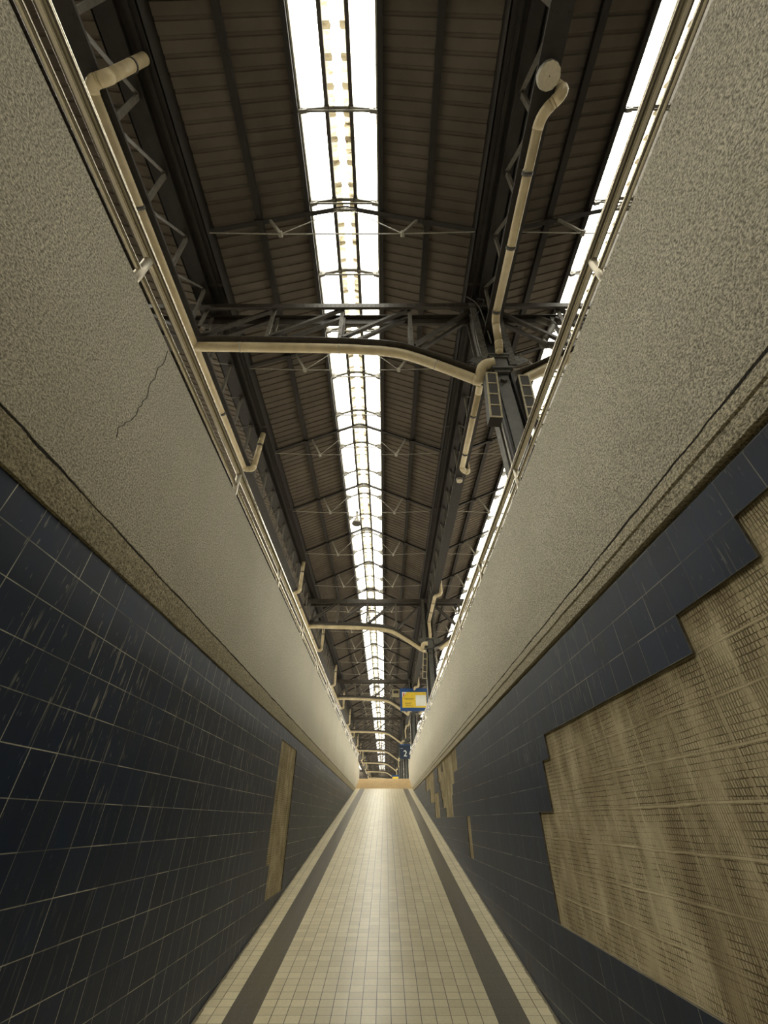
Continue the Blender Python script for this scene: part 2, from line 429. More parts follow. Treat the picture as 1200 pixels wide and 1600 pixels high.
def clad(name, side, X, y0, py, z0, pz, kmin, kmax, holes, mat, parent, ztop, thick=.012):
    """tile skin: one cell per tile, cells in the bare patches left out"""
    inw = 1 if side == 'l' else -1
    rows = list(range(-16, 7)); present = set()
    for k in range(kmin, kmax):
        ya = y0 + k * py
        for r in rows:
            zb = z0 + r * pz
            if zb + pz < fz(ya) - .05 or zb >= ztop: continue
            if holes(ya + py / 2, zb + pz / 2): continue
            present.add((k, r))
    mb = MB(); cache = {}; edge = []
    def vt(k, r, d):
        key = (k, r, d)
        if key not in cache:
            cache[key] = len(mb.v); mb.v.append(V((X - inw * (thick if d else 0), y0 + k * py, min(z0 + r * pz, ztop))))
        return cache[key]
    for (k, r) in present:
        mb.f.append((vt(k, r, 0), vt(k + 1, r, 0), vt(k + 1, r + 1, 0), vt(k, r + 1, 0)))
        for dk, dr, a, b in ((-1, 0, (k, r), (k, r + 1)), (1, 0, (k + 1, r), (k + 1, r + 1)), (0, -1, (k, r), (k + 1, r)), (0, 1, (k, r + 1), (k + 1, r + 1))):
            if (k + dk, r + dr) not in present:
                mb.f.append((vt(*a, 0), vt(*b, 0), vt(*b, 1), vt(*a, 1))); edge.append(len(mb.f) - 1)
    o = mb.build(name, mat, parent)
    o.data.materials.append(M['tile_edge'])
    for i in edge: o.data.polygons[i].material_index = 1
    return o

def holes_left(y, z):
    if 5.735 < y < 6.785 and -.385 < z < .80: return True
    if 5.885 < y < 6.785 and -.69 < z <= -.385: return True
    return False
def holes_right(y, z):
    if y < 1.09 and .645 < z < .795: return True
    if y < 1.542 and .4975 < z < .645: return True
    if y < 3.336 and .35 < z <= .4975: return True
    if y < 3.486 and .05 < z <= .35: return True
    if y < 3.785 and -.545 < z <= .05: return True
    # far ragged patches below the band
    if 7.68 < y < 9.77 and z > .645: return True
    if 9.97 < y < 10.67 and z > .645: return True
    if 9.77 <= y <= 9.97 and .645 < z < .795: return True
    if 8.14 < y < 10.4 and .4975 < z <= .645: return True
    if 8.43 < y < 10.22 and .35 < z <= .4975: return True
    if 8.5 < y < 10.07 and .2 < z <= .35: return True
    if 8.5 < y < 9.62 and .05 < z <= .2: return True
    if 10.6 < y < 11.7 and .05 < z <= .4975: return True
    if 11.5 < y < 12.7 and .34 < z: return True
    if 12.7 < y < 13.9 and .645 < z: return True
    if 6.98 < y < 7.2 and -.40 < z < .05: return True
    return False
def make_wall(side):
    X = L if side == 'l' else R
    sg = -1 if side == 'l' else 1           # outward direction
    top = 2.203 if side == 'l' else 2.255
    led = .938 if side == 'l' else .965
    crk = 1.098 if side == 'l' else 1.122
    nm = 'wall_left' if side == 'l' else 'wall_right'
    def bx(x0, x1, za, zb, ya=-4.5, yb=WALL_END):
        return MB().box((min(X + sg * x0, X + sg * x1), ya, za), (max(X + sg * x0, X + sg * x1), yb, zb))
    w = tag(bx(-.008, .2, crk, top).build(nm, M['plaster_' + side]), kind='structure')
    # rough band under the plaster: its lower lip stands a little proud, with a groove on the right
    if side == 'l':
        prof = [(-.014, led), (-.016, 1.02), (-.012, crk), (.2, crk), (.2, led)]
    else:
        prof = [(-.018, led), (-.021, 1.030), (-.006, 1.033), (-.006, 1.043), (-.018, 1.048), (-.012, crk), (.2, crk), (.2, led)]
    mb = MB(); n = 220; ys = [-4.5 + (WALL_END + 4.5) * i / n for i in range(n + 1)]
    rnd = random.Random(3)
    def fn(y, j):
        return lambda a, b: (X + sg * (a + (j if a < 0 else 0)), y, b + (j * .8 if abs(b - led) < .001 else 0))
    mb.loft(prof, [fn(y, rnd.uniform(-.003, .003)) for y in ys])
    b = mb.build('plaster_band', M['band_' + side], w)
    tag(b, 'rough darker plaster band')
    tag(bx(.012, .2, fz(-4.5) - .3, led).build('mortar_bed', M['mortar'], w), 'bare tan mortar with comb marks')
    if side == 'l':
        clad('tile_cladding', 'l', X, 1.685, .150, .06, .1483, -40, 136, holes_left, M['tile_l'], w, .934)
    else:
        clad('tile_cladding', 'r', X, .944, .1495, .05, .1485, -35, 138, holes_right, M['tile_r'], w, .945)
    return w
wl = make_wall('l'); wr = make_wall('r')
# a hairline crack climbing the left plaster
rnd = random.Random(11)
def left_at(u, v):
    x = (u - 600) / F_PX; y = -(v - 800) / F_PX
    d = V((x, math.cos(TH) - y * math.sin(TH), math.sin(TH) + y * math.cos(TH)))
    c, s = math.cos(YAW), math.sin(YAW); d = V((d.x * c - d.y * s, d.x * s + d.y * c, d.z))
    return d * ((L + .0085) / d.x)
cp = [left_at(*p) for p in ((262, 548), (258, 562), (246, 575), (242, 592), (232, 606), (229, 622), (221, 634), (213, 648), (196, 660), (184, 668), (182, 684))]
mbk = MB()
for a, b in zip(cp, cp[1:]):
    m = (a + b) / 2 + V((0, rnd.uniform(-.012, .012), rnd.uniform(-.012, .012)))
    mbk.tube([a, m, b], .0022, 4)
mbk.build('hairline_crack', M['cable'], wl)

# ------------------------------------------------------------------ handrails
def rail(side):
    if side == 'l': X, zt, zb, top, y0, p, lab = L - .064, 2.555, 2.392, 2.203, 1.02, 1.80, 'polished steel double handrail along the parapet with the cream pipe above it'
    else: X, zt, zb, top, y0, p, lab = R + .06, 2.604, 2.452, 2.255, 1.05, 1.76, 'polished steel double handrail along the parapet nearest the grey columns'
    t = thing('handrail', lab, 'handrail', (X, 0, top))
    ys = [-4.4, WALL_END - .15]
    MB().tube([(X, ys[0], zt), (X, 9, zt), (X, ys[1], zt)], .034, 20).build('top_rail', M['tube'], t, True)
    MB().tube([(X, ys[0], zb), (X, 9, zb), (X, ys[1], zb)], .0165, 16).build('lower_rail', M['tube'], t, True)
    k = -2
    while y0 + k * p < WALL_END - .2:
        y = y0 + k * p
        if y > -4.3:
            m = MB(); m.tube([(X, y, top), (X, y, zt - .03)], .024, 14); m.tube([(X, y, top), (X, y, top + .012)], .045, 14)
            m.build('post', M['post'], t, True)
        k += 1
rail('l'); rail('r')

# ------------------------------------------------------------------ hall roof
Y0, Y1 = -12.0, 132.0
RIDGES = [-7.0, -.87, 5.26]
GUT = [-10.07, -3.935, 2.195, 8.33]
COLX, CROWN = 2.2, -3.97
def zsheet(off): return 11.26 - .48 * off
def zraft(off): return 11.0 - .48 * off
def sheet(xr, s):
    mb = MB(); prof = [(0, 0), (.135, 0), (.15, .028), (.185, .028)]
    ys = []
    y = Y0
    while y < Y1:
        for a, b in prof: ys.append((y + a, b))
        y += .2
    x0, x1 = xr + s * .735, xr + s * 2.78
    for (yy, h) in ys:
        mb.v.append(V((x0, yy, zsheet(.735) + h))); mb.v.append(V((x1, yy, zsheet(2.78) + h)))
    for i in range(len(ys) - 1): mb.f.append((2 * i, 2 * i + 1, 2 * i + 3, 2 * i + 2))
    return tag(mb.build('ceiling', M['sheet'], None, fix=False), kind='structure')
for xr in RIDGES:
    for s in (-1, 1): sheet(xr, s)
BAYN = ['the outer bay beyond the left lattice girder', 'the walkway', 'the bay past the columns']
wi = 1
for bi, xr in enumerate(RIDGES):
    for s in (-1, 1):
        # glass slope
        a0, a1 = .0, .72
        g = MB()
        n = 48
        for i in range(n):
            ya = Y0 + (Y1 - Y0) * i / n; yb = Y0 + (Y1 - Y0) * (i + 1) / n
            g.add([(xr + s * a0, ya, zsheet(a0) + .05), (xr + s * a1, ya, zsheet(a1) + .05), (xr + s * a1, yb, zsheet(a1) + .05), (xr + s * a0, yb, zsheet(a0) + .05)], [(0, 1, 2, 3)])
        w = tag(g.build('window_%d' % wi, M['glass'], None, fix=False), kind='structure'); wi += 1
        MB().box((min(xr + s * .715, xr + s * .745), Y0, zsheet(.73) - .13), (max(xr + s * .715, xr + s * .745), Y1, zsheet(.73) + .09)).build('edge_flashing', M['flash'], w)
        # corrugated ridge sheet beneath the glass with a wavy free edge
        if bi > 0:
            mb = MB(); y = Y0; i = 0
            rr = random.Random(bi * 7 + s)
            w0 = .07
            while y < Y1:
                ph = 2 * math.pi * y / .19
                off = .082 + .012 * math.sin(ph) + .012 * math.sin(y * 1.7 + s) + .006 * rr.uniform(-1, 1)
                h = .034 * math.cos(ph)
                mb.v.append(V((xr + s * off, y, zsheet(off) - .005 + h))); mb.v.append(V((xr + s * .25, y, zsheet(.25) - .015 + h)))
                y += .19 / 8; i += 1
            for j in range(i - 1): mb.f.append((2 * j, 2 * j + 1, 2 * j + 3, 2 * j + 2))
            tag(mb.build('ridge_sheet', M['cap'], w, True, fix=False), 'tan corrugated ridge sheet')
# purlins
def purlin(bi, s, off, w, h, lab):
    x = RIDGES[bi] + s * off
    mb = MB().box((x - w / 2, Y0, zraft(off) + .045), (x + w / 2, Y1, zraft(off) + .045 + h))
    tag(mb.build('purlin', M['girder'] if off < .3 else M['dark']), lab, 'purlin', 'roof purlins')
sides = {-1: 'side away from the columns', 1: 'side towards the columns'}
for bi in range(3):
    bay = ['outer bay', 'walkway bay', 'column-side bay'][bi]
    for s in (-1, 1):
        if bi == 0 and s < 0: continue
        sd = 'facing' if s > 0 else 'away from'
        purlin(bi, s, .235, .075, .12, 'thin purlin under the %s ridge, on the slope %s the columns' % (bay, sd) if bi < 2 else 'thin purlin under the %s ridge, on its %s slope' % (bay, 'far' if s > 0 else 'near'))
        purlin(bi, s, .80, .09, .14, 'dark purlin edging the %s skylight, on the slope %s the columns' % (bay, sd) if bi < 2 else 'dark purlin edging the %s skylight, on its %s slope' % (bay, 'far' if s > 0 else 'near'))
        purlin(bi, s, 1.78, .12, .14, 'broad dark purlin halfway down the %s roof, on the slope %s the columns' % (bay, sd) if bi < 2 else 'broad dark purlin halfway down the %s roof, on its %s slope' % (bay, 'far' if s > 0 else 'near'))
# valley gutters
for gi, gx in enumerate(GUT):
    mb = MB()
    mb.box((gx - .35, Y0, 9.50), (gx + .35, Y1, 9.53)); mb.box((gx - .36, Y0, 9.50), (gx - .33, Y1, 10.02)); mb.box((gx + .33, Y0, 9.50), (gx + .36, Y1, 10.02))
    mb.box((gx - .24, Y0, 9.44), (gx - .17, Y1, 9.50)); mb.box((gx + .17, Y0, 9.44), (gx + .24, Y1, 9.50))
    y = -10.0
    lab = ['dark box gutter at the outer edge of the far platform roof', 'dark box gutter over the lattice girder with the long cream pipe', 'dark box gutter running over the grey column row', 'dark box gutter at the edge of the column-side bay'][gi]
    t = thing('valley_gutter', lab, 'gutter', (gx, 0, 9.5), 'valley gutters')
    mb.build('trough', M['dark'], t)
    if gi in (1, 2):
        for k in range(34):
            yy = -8 + 4.1 * k
            MB().box((gx - .355, yy, 9.485), (gx + .355, yy + .06, 9.50)).build('joint_strap', M['girder'], t)
# longitudinal lattice girders under the two middle gutters, one per column bay
def bay_y(k): return 4.85 + 15.5 * k
NB = 9
def lattice(gx, k, lab):
    ya, yb = (Y0 if k == 0 else bay_y(k - 1)), bay_y(k)
    if k == NB: yb = Y1
    t = thing('lattice_girder', lab, 'girder', (gx, ya, 8.05), 'lattice girders under the gutters')
    m = MB().box((gx - .15, ya, 8.05), (gx + .15, yb, 8.068)); m.box((gx - .02, ya, 8.068), (gx - .008, yb, 8.2)); m.box((gx + .008, ya, 8.068), (gx + .02, yb, 8.2))
    m.box((gx - .15, ya, 8.068), (gx - .142, yb, 8.1)); m.box((gx + .142, ya, 8.068), (gx + .15, yb, 8.1))
    if k < 3:
        y = max(ya, 0) + .2
        while y < min(yb, 24):
            for q in (-.1, -.055, .055, .1): m.rivet((gx + q, y, 8.05), (0, 0, -1), .012)
            y += .22 if k < 2 else .44
    m.build('bottom_chord', M['dark'], t)
    MB().box((gx - .1, ya, 9.34), (gx + .1, yb, 9.44)).build('top_chord', M['dark'], t)
    y = ya + .5
    if k == 0: y = -1.59
    i = 0
    while y < yb - .3:
        if k < 6:
            MB().bar((gx, y, 8.15), (gx, y + .88, 9.36), .012, .075, (1, 0, 0)).build('diagonal', M['strut'], t)
            MB().bar((gx + .01, y + 1.0, 8.15), (gx + .01, y + .90, 9.36), .05, .07, (0, 1, 0)).build('lattice_post', M['strut'], t)
        y += 1.01; i += 1
for k in range(NB + 1):
    place = 'ahead of the first column' if k == 0 else ('past the last column' if k == NB else 'between the %s and %s columns' % (nth(k), nth(k + 1)))
    lattice(-3.97, k, 'dark lattice girder beside the long cream pipe, %s' % place)
    lattice(2.2, k, 'dark lattice girder over the column row, %s' % place)

# roof trusses (every 3.16 m)
def make_truss(xr, y, label, group, full=True):
    t = thing('roof_truss', label, 'roof truss', (xr, y, 9.65), group)
    if not full:
        m = MB()
        for s in (-1, 1):
            m.bar((xr, y, zraft(0)), (xr + s * 2.72, y, zraft(2.72)), .07, .09)
            m.bar((xr + s * 1.58, y, zraft(1.58)), (xr + s * 1.24, y, 9.55), .04, .04)
        m.bar((xr - 2.72, y, 9.62), (xr + 2.72, y, 9.62), .03, .03)
        m.build('rafter', M['girder'], t); return t
    for s in (-1, 1):
        m = MB(); e = (xr + s * 2.74, y, zraft(2.74))
        m.bar((xr, y, zraft(0)), e, .085, .014); m.bar((xr, y, zraft(0) + .045), (e[0], y, e[2] + .045), .016, .085)
        m.build('rafter', M['dark'] , t)
        MB().bar((xr + s * 1.56, y, zraft(1.56)), (xr + s * 1.24, y, 9.56), .05, .05, (0, 1, 0)).tube([(xr + s * 1.24, y - .05, 9.54), (xr + s * 1.24, y + .05, 9.54)], .045, 8).build('strut', M['rod'], t)
        MB().tube([(xr + s * 1.24, y, 9.54), (xr + s * .08, y, 10.93)], .010, 6).build('hanger_rod', M['rod'], t)
        MB().tube([(xr + s * 2.74, y, 9.62), (xr + s * 1.24, y, 9.54)], .012, 6).build('tie_rod', M['rod'], t)
        MB().box((xr + s * 1.78 - .1, y - .05, zraft(1.78) - .03), (xr + s * 1.78 + .1, y + .05, zraft(1.78) + .05)).build('cleat', M['dark'], t)
    MB().tube([(xr - 1.24, y, 9.54), (xr + 1.24, y, 9.54)], .012, 6).build('tie_rod', M['rod'], t)
    m = MB().prism([(xr - .26, zraft(.26) - .03), (xr, zraft(0) + .02), (xr + .26, zraft(.26) - .03), (xr + .14, zraft(0) - .17), (xr - .14, zraft(0) - .17)], y - .025, y + .025)
    for q in (-.12, -.04, .04, .12): m.rivet((xr + q, y - .025, 10.88), (0, -1, 0), .016)
    m.build('apex_plate', M['bracket'], t)
    return t
ty = [.2 + 3.16 * i for i in range(-1, 42)]
for bi, gname, lab in ((1, 'trusses over the walkway', 'thin steel roof truss with tie rods above the walkway, %s along'), (2, 'trusses past the columns', 'thin steel roof truss with tie rods past the columns, %s along')):
    proto = far = None
    for i, y in enumerate(ty):
        l = lab % nth(i + 1)
        if y < 58:
            if proto is None: proto = make_truss(RIDGES[bi], y, l, gname)
            else: dup(proto, (0, y - ty[0], 0), l)
        else:
            if far is None: far = make_truss(RIDGES[bi], y, l, gname, False); fy = y
            else: dup(far, (0, y - fy, 0), l)
# skylight bars
def make_bar(xr, y, label, group, full=True):
    t = thing('skylight_bracket', label, 'bracket', (xr, y, 10.75), group)
    pts = [(xr - .70, y, 10.76), (xr - .5, y, 10.83), (xr - .22, y, 10.95), (xr - .1, y, 10.985), (xr + .1, y, 10.985), (xr + .22, y, 10.95), (xr + .5, y, 10.83), (xr + .70, y, 10.76)]
    m = MB()
    for a, b in zip(pts, pts[1:]): m.bar(a, b, .06, .045)
    if not full:
        m.bar((xr - .7, y, 10.72), (xr + .7, y, 10.72), .02, .02); m.build('arch_bar', M['bracket'], t); return t
    m.build('arch_bar', M['bracket'], t)
    MB().bar((xr - .62, y, 10.74), (xr + .62, y, 10.74), .03, .03).build('tie_bar', M['bracket'], t)
    for s in (-1, 1):
        m = MB().prism([(xr + s * .74, 10.62), (xr + s * .74, 10.9), (xr + s * .56, 10.84), (xr + s * .60, 10.70)], y - .03, y + .03)
        m.rivet((xr + s * .68, y - .03, 10.75), (0, -1, 0), .018); m.build('gusset', M['bracket'], t)
        MB().box((xr + s * .235 - .05, y - .05, 10.93), (xr + s * .235 + .05, y + .05, 11.03)).build('purlin_seat', M['girder'], t)
    return t
by = [.28 + 1.46 * i for i in range(0, 90)]
for bi, gname, lab in ((1, 'brackets under the central skylight', 'pale curved bracket under the skylight above the walkway, %s along'), (2, 'brackets under the side skylight', 'pale curved bracket under the skylight past the columns, %s along')):
    proto = far = None
    for i, y in enumerate(by):
        l = lab % nth(i + 1)
        if y < 26:
            if proto is None: proto = make_bar(RIDGES[bi], y, l, gname)
            else: dup(proto, (0, y - by[0], 0), l)
        else:
            if far is None: far = make_bar(RIDGES[bi], y, l, gname, False); fy = y
            else: dup(far, (0, y - fy, 0), l)

# ------------------------------------------------------------------ columns, arched girders, pipes
ARC = [(-3.97, 8.05), (-2.9, 8.02), (-1.6, 7.98), (-.94, 7.95), (-.28, 7.895), (.0, 7.85), (.42, 7.735), (1.03, 7.37), (1.42, 7.11), (1.75, 6.90), (2.02, 6.76)]
ARCS = [(p.x, p.z) for p in smooth_path([(x, 0, z) for x, z in ARC], 5)]
def arc_z(x):
    for (x0, z0), (x1, z1) in zip(ARCS, ARCS[1:]):
        if x0 <= x <= x1: return z0 + (z1 - z0) * (x - x0) / (x1 - x0)
    return 8.05
VX = [-2.46, -.94, .55]
YC = bay_y(0)
# --- prototype girder (modelled at the first column)
def make_girder(label, full=True):
    t = thing('arched_girder', label, 'girder', (COLX, YC, 6.76), 'arched cross girders')
    mirL = lambda x: 2 * CROWN - x
    mirR = lambda x: 2 * COLX - x
    m = MB()
    for dy in (-.17, .17):
        m.box((-9.9, YC + dy - .012, 9.10), (8.3, YC + dy + .012, 9.34))
        s = 1 if dy < 0 else -1
        m.box((-9.9, min(YC + dy, YC + dy + s * .09), 9.32), (8.3, max(YC + dy, YC + dy + s * .09), 9.34))
        m.box((-9.9, min(YC + dy, YC + dy - s * .05), 9.10), (8.3, max(YC + dy, YC + dy - s * .05), 9.115))
    for i in range(60): m.rivet((-3.9 + i * .1, YC - .182, 9.23), (0, -1, 0), .013)
    m.build('top_chord', M['girder'], t)
    def arch(fx, name):
        m = MB(); prof = [(-.17, 0), (.17, 0), (.17, .02), (.02, .02), (.02, .15), (-.02, .15), (-.02, .02), (-.17, .02)]
        def f(x, z): return lambda a, b: (fx(x), YC + a, z + b)
        m.loft(prof, [f(x, z) for x, z in ARCS])
        m.build(name, M['girder'], t)
    arch(lambda x: x, 'bottom_chord'); arch(mirL, 'bottom_chord'); arch(mirR, 'bottom_chord')
    for fx in (lambda x: x, mirL, mirR):
        for x in VX + ([CROWN] if fx(0) == 0 else []):
            m = MB()
            for dy in (-.13, .13):
                m.bar((fx(x), YC + dy, arc_z(x) + .02), (fx(x), YC + dy, 9.32), .085, .02, (0, 1, 0))
                if full and dy < 0:
                    z = arc_z(x) + .2
                    while z < 9.1: m.rivet((fx(x), YC + dy - .012, z), (0, -1, 0), .014); z += .24
            m.build('web_post', M['strut'], t)
        xs = [CROWN + .05] + VX + [2.0]
        for a, b in zip(xs, xs[1:]):
            m = MB()
            for dy in (-.1, .1):
                m.bar((fx(a + .06), YC + dy, arc_z(a) + .12), (fx(b - .04), YC + dy, 9.2), .07, .075, (0, 1, 0))
            m.build('web_diagonal', M['girder'], t)
    # spandrel gussets at the column head
    for fx in (lambda x: x, mirR):
        m = MB().prism([(fx(1.62), 7.1), (fx(1.74), 7.24), (fx(1.93), 7.28), (fx(2.0), 7.2), (fx(2.0), 6.86)], YC - .19, YC - .175)
        for q in ((1.72, 7.12), (1.82, 7.06), (1.92, 6.99), (1.78, 7.2), (1.90, 7.2), (1.95, 7.1)): m.rivet((fx(q[0]), YC - .19, q[1]), (0, -1, 0), .016)
        m.build('gusset_plate', M['column'], t)
    return t
def make_column(label):
    x = COLX; y = YC
    t = thing('steel_column', label, 'column', (x, y, ZP), 'grey steel columns')
    m = MB(); m.box((x - .115, y - .15, ZP), (x + .115, y + .15, 6.72)); m.build('shaft', M['column'], t)
    for s in (-1, 1):
        m = MB(); xa, xb = sorted((x + s * .15, x + s * .19))
        m.box((xa, y - .19, ZP), (xb, y + .19, 6.72))
        m.box((min(x + s * .115, x + s * .15), y - .06, ZP), (max(x + s * .115, x + s * .15), y + .06, 6.72))
        m.build('flange', M['dark'], t)
        m = MB(); xc = x + s * .22
        m.bar((xc, y + .06, ZP + 1.4), (xc, y + .06, 6.3), .05, .20, (0, 1, 0))
        z = ZP + 1.5
        while z < 6.2:
            for q in (-.03, .07): m.rivet((xc + s * .0, y - .045, z), (0, -1, 0), .014)
            z += .13
        m.build('riveted_plate', M['rivet'], t)
        # splayed riveted flanges over the capital
        m = MB(); xf = x + s * .25
        m.box((xf - .07, y - .21, 6.95), (xf + .07, y - .19, 9.3)); m.box((xf - .07, y + .19, 6.95), (xf + .07, y + .21, 9.3)); m.box((xf - .01, y - .19, 6.95), (xf + .01, y + .19, 9.3))
        z = 7.05
        while z < 9.2:
            m.rivet((xf - .045, y - .21, z), (0, -1, 0), .015); m.rivet((xf + .045, y - .21, z + .05), (0, -1, 0), .015)
            if s < 0: m.rivet((xf - .012, y - .1, z), (-1, 0, 0), .015)
            z += .115
        m.build('head_flange', M['rivet'], t)
        MB().tube([(x + s * .26, y - .2, ZP), (x + s * .26, y - .2, 6.6)], .014, 8).build('conduit', M['clamp_light'], t, True)
    m = MB()
    for za, zb, q in ((6.72, 6.80, .15), (6.80, 6.86, .19), (6.86, 7.16, .145), (7.16, 7.21, .18), (7.21, 7.26, .20)): m.box((x - q, y - q - .06, za), (x + q, y + q, zb))
    m.build('capital', M['column'], t)
    m = MB(); m.box((x - .12, y - .14, 6.45), (x + .12, y - .151, 6.55)); m.tube([(x, y - .12, 6.52), (x, y - .21, 6.52)], .06, 10); m.build('bracket_collar', M['rivet'], t)
    MB().box((x - .25, y - .02, 7.26), (x + .25, y + .0, 9.3)).build('head_web', M['dark'], t)
    return t
def speaker(x, y, z, lean, label):
    t = thing('column_speaker', label, 'loudspeaker', (x, y, z), 'column loudspeakers')
    w, d, h = .21, .20, 1.22
    ax = V((lean, 0, 1)).normalized(); ex = V((1, 0, -lean)).normalized(); ey = V((0, 1, 0)); o = V((x, y, z))
    def bx(m, a0, a1, b0, b1, c0, c1):
        vs = [o + ex * a + ey * b + ax * c for c in (c0, c1) for a, b in ((a0, b0), (a1, b0), (a1, b1), (a0, b1))]
        m.add(vs, [(0, 3, 2, 1), (4, 5, 6, 7), (0, 1, 5, 4), (1, 2, 6, 5), (2, 3, 7, 6), (3, 0, 4, 7)])
    m = MB(); bx(m, -w / 2, w / 2, 0, d, 0, h); m.build('cabinet', M['grille'], t)
    m = MB()
    bx(m, -w / 2, -w / 2 + .03, -.014, 0, 0, h); bx(m, w / 2 - .03, w / 2, -.014, 0, 0, h)
    for k in range(5):
        c = k * (h - .03) / 4
        bx(m, -w / 2 + .03, w / 2 - .03, -.014, 0, c, c + .03)
    m.build('front_frame', M['cream'], t)
    for k in range(4):
        c = k * (h - .03) / 4 + .035
        m = MB(); bx(m, -w / 2 + .036, w / 2 - .036, -.006, 0, c, c + (h - .03) / 4 - .04); m.build('grille', M['grille'], t)
    m = MB(); bx(m, -.03, .03, d, d + .1, h * .45, h * .55); m.build('wall_bracket', M['dark'], t)
    return t
def pipe(name, label, runs, r, clamps=(), group='drain pipes', mat='pvc', n=16):
    base = runs[0][0]
    t = thing('drain_pipe', label, 'pipe', base, group)
    for kind, pts in runs_named(runs):
        MB().tube(pts, r if kind == 'pipe_run' else r * 1.06, n).build(kind, M[mat], t, True)
    for p, d, dark in clamps:
        p = V(p); d = V(d).normalized()
        hw = .026 if dark else .009
        m = MB().tube([p - d * hw, p + d * hw], r * (1.16 if dark else 1.07), n)
        m.build('clamp', M['clamp'] if dark else M['clamp_light'], t, True)
    return t
def runs_named(runs):
    for i, pts in enumerate(runs):
        yield ('pipe_run' if len(pts) == 2 or len(pts) > 12 else 'elbow'), pts
def routed(pts, rad=.16):
    """split a poly-line into straight runs and rounded elbows"""
    pts = [V(p) for p in pts]; runs = []; start = pts[0]
    for i in range(1, len(pts) - 1):
        a = (pts[i - 1] - pts[i]); b = (pts[i + 1] - pts[i]); r = min(rad, a.length * .45, b.length * .45)
        p = pts[i] + a.normalized() * r; q = pts[i] + b.normalized() * r
        runs.append([start, p])
        runs.append([p * (1 - t) ** 2 + pts[i] * 2 * t * (1 - t) + q * t * t for t in (0, .2, .4, .6, .8, 1)])
        start = q
    runs.append([start, pts[-1]]); return runs
g0 = make_girder('arched steel cross girder at the first grey column, over the walkway')
c0 = make_column('riveted grey steel column behind the parapet, first of its row')
pL = pipe('p', 'long cream pipe along the lattice girder, meeting the first arched girder',
          routed([(-3.70, .93, 9.42), (-3.72, .96, 7.98), (-3.95, 1.0, 7.92), (-3.95, 8.6, 7.92), (-3.72, 8.64, 7.96), (-3.70, 8.66, 9.42)], .14), .078,
          [((-3.71, .945, 8.9), (0, 0, 1), True), ((-3.71, 8.65, 8.9), (0, 0, 1), True), ((-3.95, 2.4, 7.92), (0, 1, 0), True), ((-3.95, 6.6, 7.92), (0, 1, 0), True)], 'long cream pipes along the lattice girder')
AP = smooth_path([(-3.93, 4.85, 7.92), (-2.9, 4.85, 7.90), (-1.6, 4.85, 7.86), (-.94, 4.85, 7.83), (-.28, 4.85, 7.77), (.0, 4.85, 7.73), (.42, 4.85, 7.61), (1.03, 4.85, 7.25), (1.42, 4.85, 6.99), (1.73, 4.85, 6.78)], 5)
EL = corner_path([(1.73, 4.85, 6.78), (1.80, 4.84, 6.73), (1.86, 4.66, 6.95), (2.08, 4.62, 6.97)], .09, 3)[:12]
pA = pipe('p', 'curved cream pipe under the arch of the first girder', [AP, EL], .098,
          [((-3.0, 4.85, 7.903), (1, 0, -.02), False), ((-.94, 4.85, 7.83), (1, 0, -.06), False), ((1.03, 4.85, 7.25), (1, 0, -.62), False)], 'curved cream pipes under the arches')
AR = [V((2 * COLX - p.x, p.y, p.z)) for p in AP]
pB = pipe('p', 'curved cream pipe under the far arm of the first girder', [AR], .098, [((2 * COLX - 1.03, 4.85, 7.25), (1, 0, .62), False)], 'curved cream pipes under the far arms')
pC = pipe('p', 'cream pipe below the column-row girder, running up to the first column',
          routed([(2.44, 1.10, 9.42), (2.44, 1.10, 7.90), (2.19, 1.33, 7.92), (2.17, 4.25, 7.92), (2.22, 4.52, 7.40), (2.22, 4.63, 7.24)], .15), .074,
          [((2.18, 1.95, 7.92), (0, 1, 0), False), ((2.18, 1.98, 7.92), (0, 1, 0), True), ((2.175, 3.0, 7.92), (0, 1, 0), True), ((2.17, 4.12, 7.92), (0, 1, 0), True)], 'cream pipes before the columns')
pD = pipe('p', 'cream pipe below the column-row girder, running on past the first column',
          routed([(2.0, 4.95, 6.9), (2.12, 5.6, 7.85), (2.16, 5.9, 7.92), (2.16, 8.62, 7.92), (2.36, 8.78, 7.92), (2.38, 8.8, 9.42)], .14), .074,
          [((2.16, 6.7, 7.92), (0, 1, 0), True), ((2.16, 8.0, 7.92), (0, 1, 0), True)], 'cream pipes past the columns')
sL = speaker(1.82, 4.50, 5.27, .085, 'slim column loudspeaker on the walkway side of the first column')
sR = speaker(2.47, 4.60, 5.33, .06, 'slim column loudspeaker on the far side of the first column')
for k in range(1, NB):
    d = (0, 15.5 * k, 0); o = nth(k + 1)
    dup(g0, d, 'arched steel cross girder at the %s grey column, over the walkway' % o)
    dup(c0, d, 'riveted grey steel column behind the parapet, %s of its row' % o)
    dup(pL, d, 'long cream pipe along the lattice girder, meeting the %s arched girder' % o)
    dup(pA, d, 'curved cream pipe under the arch of the %s girder' % o)
    dup(pB, d, 'curved cream pipe under the far arm of the %s girder' % o)
    dup(pC, d, 'cream pipe below the column-row girder, running up to the %s column' % o)
    dup(pD, d, 'cream pipe below the column-row girder, running on past the %s column' % o)
    if k < 2:
        dup(sL, d, 'slim column loudspeaker on the walkway side of the %s column' % o)
# bent grey pipe under the far arm of the first girder
pipe('p', 'bent grey pipe beneath the far arm of the first girder', routed([(3.45, 4.9, 9.1), (3.72, 4.85, 8.75), (3.2, 4.75, 7.78), (3.5, 4.7, 7.7)], .12), .07, (), 'grey pipe', 'strut')
